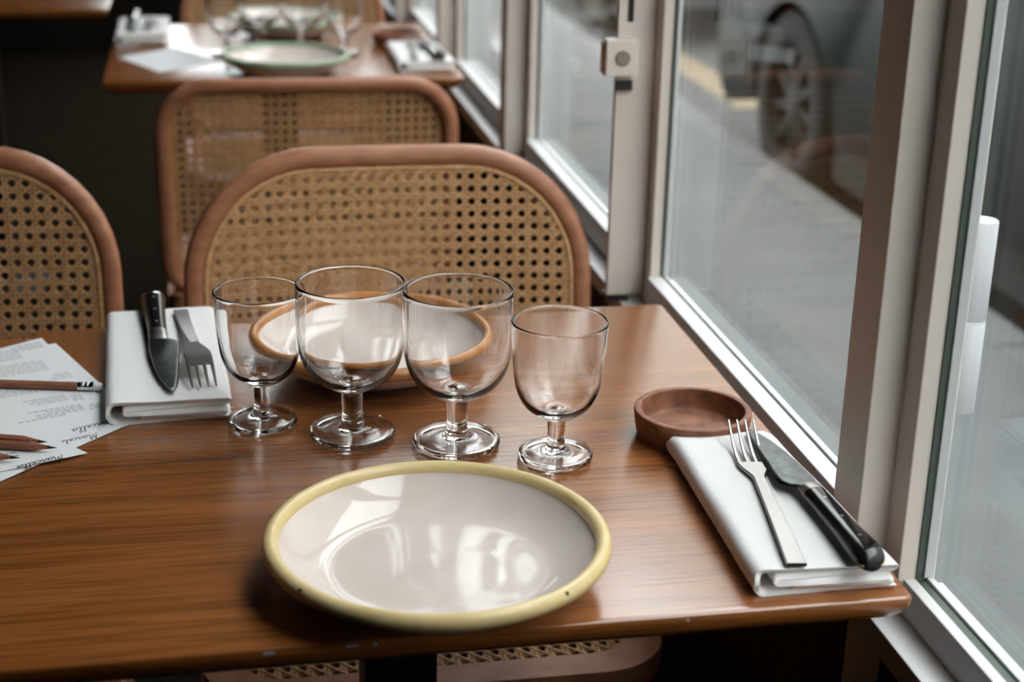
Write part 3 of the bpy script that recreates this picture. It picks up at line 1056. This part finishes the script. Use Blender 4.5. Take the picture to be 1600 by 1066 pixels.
def make_dish(label, loc, R=0.0487):
    prof = smooth_profile([(0, 0.0065), (R * 0.55, 0.0062), (R * 0.76, 0.0070), (R * 0.82, 0.0100), (R * 0.865, 0.0190), (R * 0.88, 0.0230), (R * 0.90, 0.0242), (R * 0.97, 0.0242), (R, 0.0228),
                           (R * 0.99, 0.0165), (R * 0.955, 0.0060), (R * 0.92, 0.0012), (R * 0.88, 0.0), (R * 0.4, 0.0), (0, 0.0)], 4)
    v, f = lathe(prof, 64)
    o = link('wooden_dish', mesh_from('wooden_dish', v, f, True, 70), 'dish_wood', None, loc)
    return tag(o, label, 'dish', 'small wooden dishes')


make_dish('small round reddish wooden dish just behind the napkin by the window', (0.3845, 1.150, T))
make_dish('blurred small wooden dish behind the far window napkin', (0.375, 3.105, T))

# ------------------------------------------------------------------ menus and pencils
GLYPH = {   # cursive strokes on a unit em: list of points
    'M': [(0, 0), (0.10, 0.9), (0.16, 1.0), (0.30, 0.25), (0.52, 1.0), (0.58, 0.95), (0.60, 0.1), (0.72, 0.05)],
    'a': [(0.38, 0.40), (0.22, 0.46), (0.06, 0.28), (0.08, 0.06), (0.24, 0.04), (0.40, 0.40), (0.38, 0.08), (0.52, 0.05)],
    'r': [(0.0, 0.05), (0.10, 0.42), (0.14, 0.36), (0.28, 0.42), (0.24, 0.10), (0.40, 0.05)],
    'c': [(0.34, 0.40), (0.20, 0.46), (0.05, 0.26), (0.10, 0.04), (0.40, 0.06)],
    'e': [(0.02, 0.16), (0.24, 0.28), (0.26, 0.42), (0.12, 0.44), (0.06, 0.2), (0.18, 0.03), (0.40, 0.08)],
    'l': [(0.0, 0.06), (0.20, 0.55), (0.26, 0.98), (0.14, 1.0), (0.10, 0.4), (0.14, 0.04), (0.32, 0.08)],
}
ADV = {'M': 0.74, 'a': 0.54, 'r': 0.42, 'c': 0.42, 'e': 0.40, 'l': 0.32}


def handwriting(word, size, width):
    mb = MB()
    x = 0.0
    for ch in word:
        pts = [Vector((x + px, py)) for px, py in GLYPH[ch]]
        sm = smooth_profile([(p.x + 10, p.y + 10) for p in pts], 4)
        pts = [Vector((a - 10 + 0.25 * (b_ - 10), b_ - 10)) * size for a, b_ in sm]
        for i in range(len(pts) - 1):
            d = pts[i + 1] - pts[i]
            if d.length < 1e-6: continue
            nn = Vector((-d.y, d.x)).normalized() * width / 2
            e = d.normalized() * width * 0.3
            a, b_ = pts[i] - e, pts[i + 1] + e
            q = [a + nn, a - nn, b_ - nn, b_ + nn]
            mb.rings([[(p.x, p.y, 0) for p in q], [(p.x, p.y, 0.00012) for p in q]])
        x += ADV[ch]
    return mb, x * size


def make_sheet(name, label, corners, z, lines, hands, curl=None):
    """corners in order round the sheet; lines / hands are placed in the sheet's own (origin, direction) frame"""
    ox, oy = corners[0]
    root = empty(name, (ox, oy, z))
    tag(root, label, 'menu', 'paper menus')
    A, B, C, D = [Vector((c[0] - ox, c[1] - oy)) for c in corners]
    n = 12
    top, bot = [], []
    for i in range(n + 1):
        for j in range(n + 1):
            u, w = i / n, j / n
            p = A.lerp(B, u).lerp(D.lerp(C, u), w)
            zz = curl(u, w) if curl else 0.0
            top.append((p.x, p.y, zz + 0.0004))
            bot.append((p.x, p.y, zz))
    v = top + bot
    m_ = n + 1
    N_ = m_ * m_
    f = []
    for i in range(n):
        for j in range(n):
            a = i * m_ + j
            f.append((a, a + m_, a + m_ + 1, a + 1))
            f.append((N_ + a, N_ + a + 1, N_ + a + m_ + 1, N_ + a + m_))
    for i in range(n):
        for a, b_ in ((i * m_, (i + 1) * m_), (i * m_ + n, (i + 1) * m_ + n), (i, i + 1), (n * m_ + i, n * m_ + i + 1)):
            f.append((a, b_, N_ + b_, N_ + a))
    link('sheet', mesh_from('sheet', v, f, True, 60), 'paper', root)
    if lines:
        mb = MB()
        for (x, y, ang, length, hgt) in lines:
            d = Vector((math.cos(ang), math.sin(ang)))
            nn = Vector((-d.y, d.x)) * hgt / 2
            s = 0.0
            while s < length:
                wl = random.uniform(0.0025, 0.008)
                a = Vector((x - ox, y - oy)) + d * s
                b_ = a + d * min(wl, length - s)
                q = [a + nn, a - nn, b_ - nn, b_ + nn]
                mb.rings([[(p.x, p.y, 0.0004) for p in q], [(p.x, p.y, 0.00046) for p in q]])
                s += wl + 0.0012
        o = mb.build('printed_text', 'print_grey', root)
        o['kind'] = 'stuff'
    for (x, y, ang, size, wdt, zz) in hands:
        mb, _ = handwriting('Marcella', size, wdt)
        o = mb.build('handwriting', 'ink', root, loc=(x - ox, y - oy, 0.00042 + zz), rot=(0, 0, ang))
        o['label'] = 'black handwritten name'
    return root


RD = math.radians(200)      # reading direction of the upside-down menus
lines = []
U = Vector((math.cos(RD), math.sin(RD)))
V = Vector((-U.y, U.x))     # letters' up


def block(x, y, n, length, gap, hgt, jit=0.0):
    for i in range(n):
        p = Vector((x, y)) - V * gap * i
        lines.append((p.x, p.y, RD, length * random.uniform(0.65, 1.0), hgt))


make_sheet('menu_sheet', 'lower white menu sheet sticking out from under the napkin corner',
           [(-0.150, 1.442), (-0.0655, 1.2425), (-0.190, 1.150), (-0.300, 1.380)], T + 0.0002, [], [])
block(-0.160, 1.432, 4, 0.030, 0.0042, 0.0016)
block(-0.176, 1.404, 8, 0.075, 0.0036, 0.0010)
block(-0.150, 1.372, 8, 0.080, 0.0036, 0.0010)
block(-0.128, 1.350, 4, 0.020, 0.0042, 0.0012)
block(-0.155, 1.318, 6, 0.070, 0.0036, 0.0011)
block(-0.115, 1.296, 4, 0.012, 0.0040, 0.0016)
block(-0.128, 1.296, 4, 0.042, 0.0040, 0.0014)
block(-0.098, 1.276, 3, 0.012, 0.0042, 0.0016)
block(-0.113, 1.272, 4, 0.046, 0.0042, 0.0016)
block(-0.128, 1.262, 1, 0.065, 0.0042, 0.0014)
make_sheet('menu_sheet', 'printed white menu sheet lying uppermost under the eraser-tipped pencil',
           [(-0.1640, 1.4568), (-0.0765, 1.2335), (-0.2000, 1.100), (-0.3250, 1.3450)], T + 0.0010, lines,
           [(-0.0860, 1.2475, RD + 0.12, 0.0108, 0.0006, 0), (-0.1010, 1.2190, RD + 0.1, 0.0095, 0.0006, 0)],)
lines = []
block(-0.158, 1.1800, 2, 0.05, 0.0065, 0.0024)
make_sheet('menu_sheet', 'curled white menu sheet with its edge lifted, under the sharpened pencils',
           [(-0.1050, 1.1770), (-0.3370, 1.0830), (-0.4280, 1.1890), (-0.1960, 1.2830)], T + 0.0022, lines,
           [(-0.1250, 1.1760, RD + 0.14, 0.0100, 0.0006, 0.0002)])


def make_pencil(label, tip, tail, z, eraser=False, tip_z=0.0):
    d = Vector((tip[0] - tail[0], tip[1] - tail[1]))
    L_ = d.length
    root = empty('pencil', (tail[0], tail[1], z), math.atan2(d.y, d.x))
    tag(root, label, 'pencil', 'cedar pencils')
    R = 0.0040

    def hexa(x, r, n=6):
        return [(x, r * math.cos(2 * PI * i / n + PI / 6), R * 0.866 + r * math.sin(2 * PI * i / n + PI / 6)) for i in range(n)]
    if eraser:
        MB().rings([hexa(0, R), hexa(L_ - 0.020, R)]).build('shaft', 'cedar', root)
        fe = MB()
        rr = []
        for x, r in ((0.021, 1.0), (0.0195, 1.02), (0.0165, 1.02), (0.0155, 0.90), (0.0145, 1.02), (0.0125, 1.02), (0.0115, 0.90), (0.0105, 1.02), (0.007, 1.02)):
            rr.append(hexa(L_ - x, R * r, 18))
        fe.rings(rr).build('ferrule', 'silver_ferrule', root, True, 30)
        MB().rings([hexa(L_ - 0.0070, R * 0.95, 18), hexa(L_ - 0.0012, R * 0.95, 18), hexa(L_, R * 0.7, 18)]).build('eraser', 'white_rubber', root, True, 40)
    else:
        MB().rings([hexa(0, R), hexa(L_ - 0.021, R)]).build('shaft', 'cedar', root)
        MB().rings([hexa(L_ - 0.0209, R * 0.98, 12), hexa(L_ - 0.007, R * 0.35, 12)]).build('sharpened_cone', 'cedar', root, True, 60)
        MB().rings([hexa(L_ - 0.0071, R * 0.36, 12), hexa(L_, R * 0.05, 12)]).build('lead', 'graphite', root, True, 60)
    return root


make_pencil('cedar pencil with silver ferrule and white eraser lying across the menu', (-0.1003, 1.3118), (-0.262, 1.348), T + 0.0016, True)
ZB = T + 0.0030
make_pencil('sharpened cedar pencil farthest back of the three pointing at the glasses', (-0.1370, 1.1940), (-0.292, 1.247), ZB)
make_pencil('sharpened cedar pencil in the middle of the three, its point over the sheet edge', (-0.1290, 1.1815), (-0.288, 1.230), ZB)
make_pencil('sharpened cedar pencil nearest us, only its point inside the picture', (-0.1555, 1.1660), (-0.312, 1.212), ZB)

# far table paper
lines = []
make_sheet('menu_sheet', 'blurred pale menu sheet lying on the far table', [(-0.155, 2.985), (-0.055, 3.09), (0.030, 2.93), (-0.080, 2.83)], T + 0.0004, [], [])
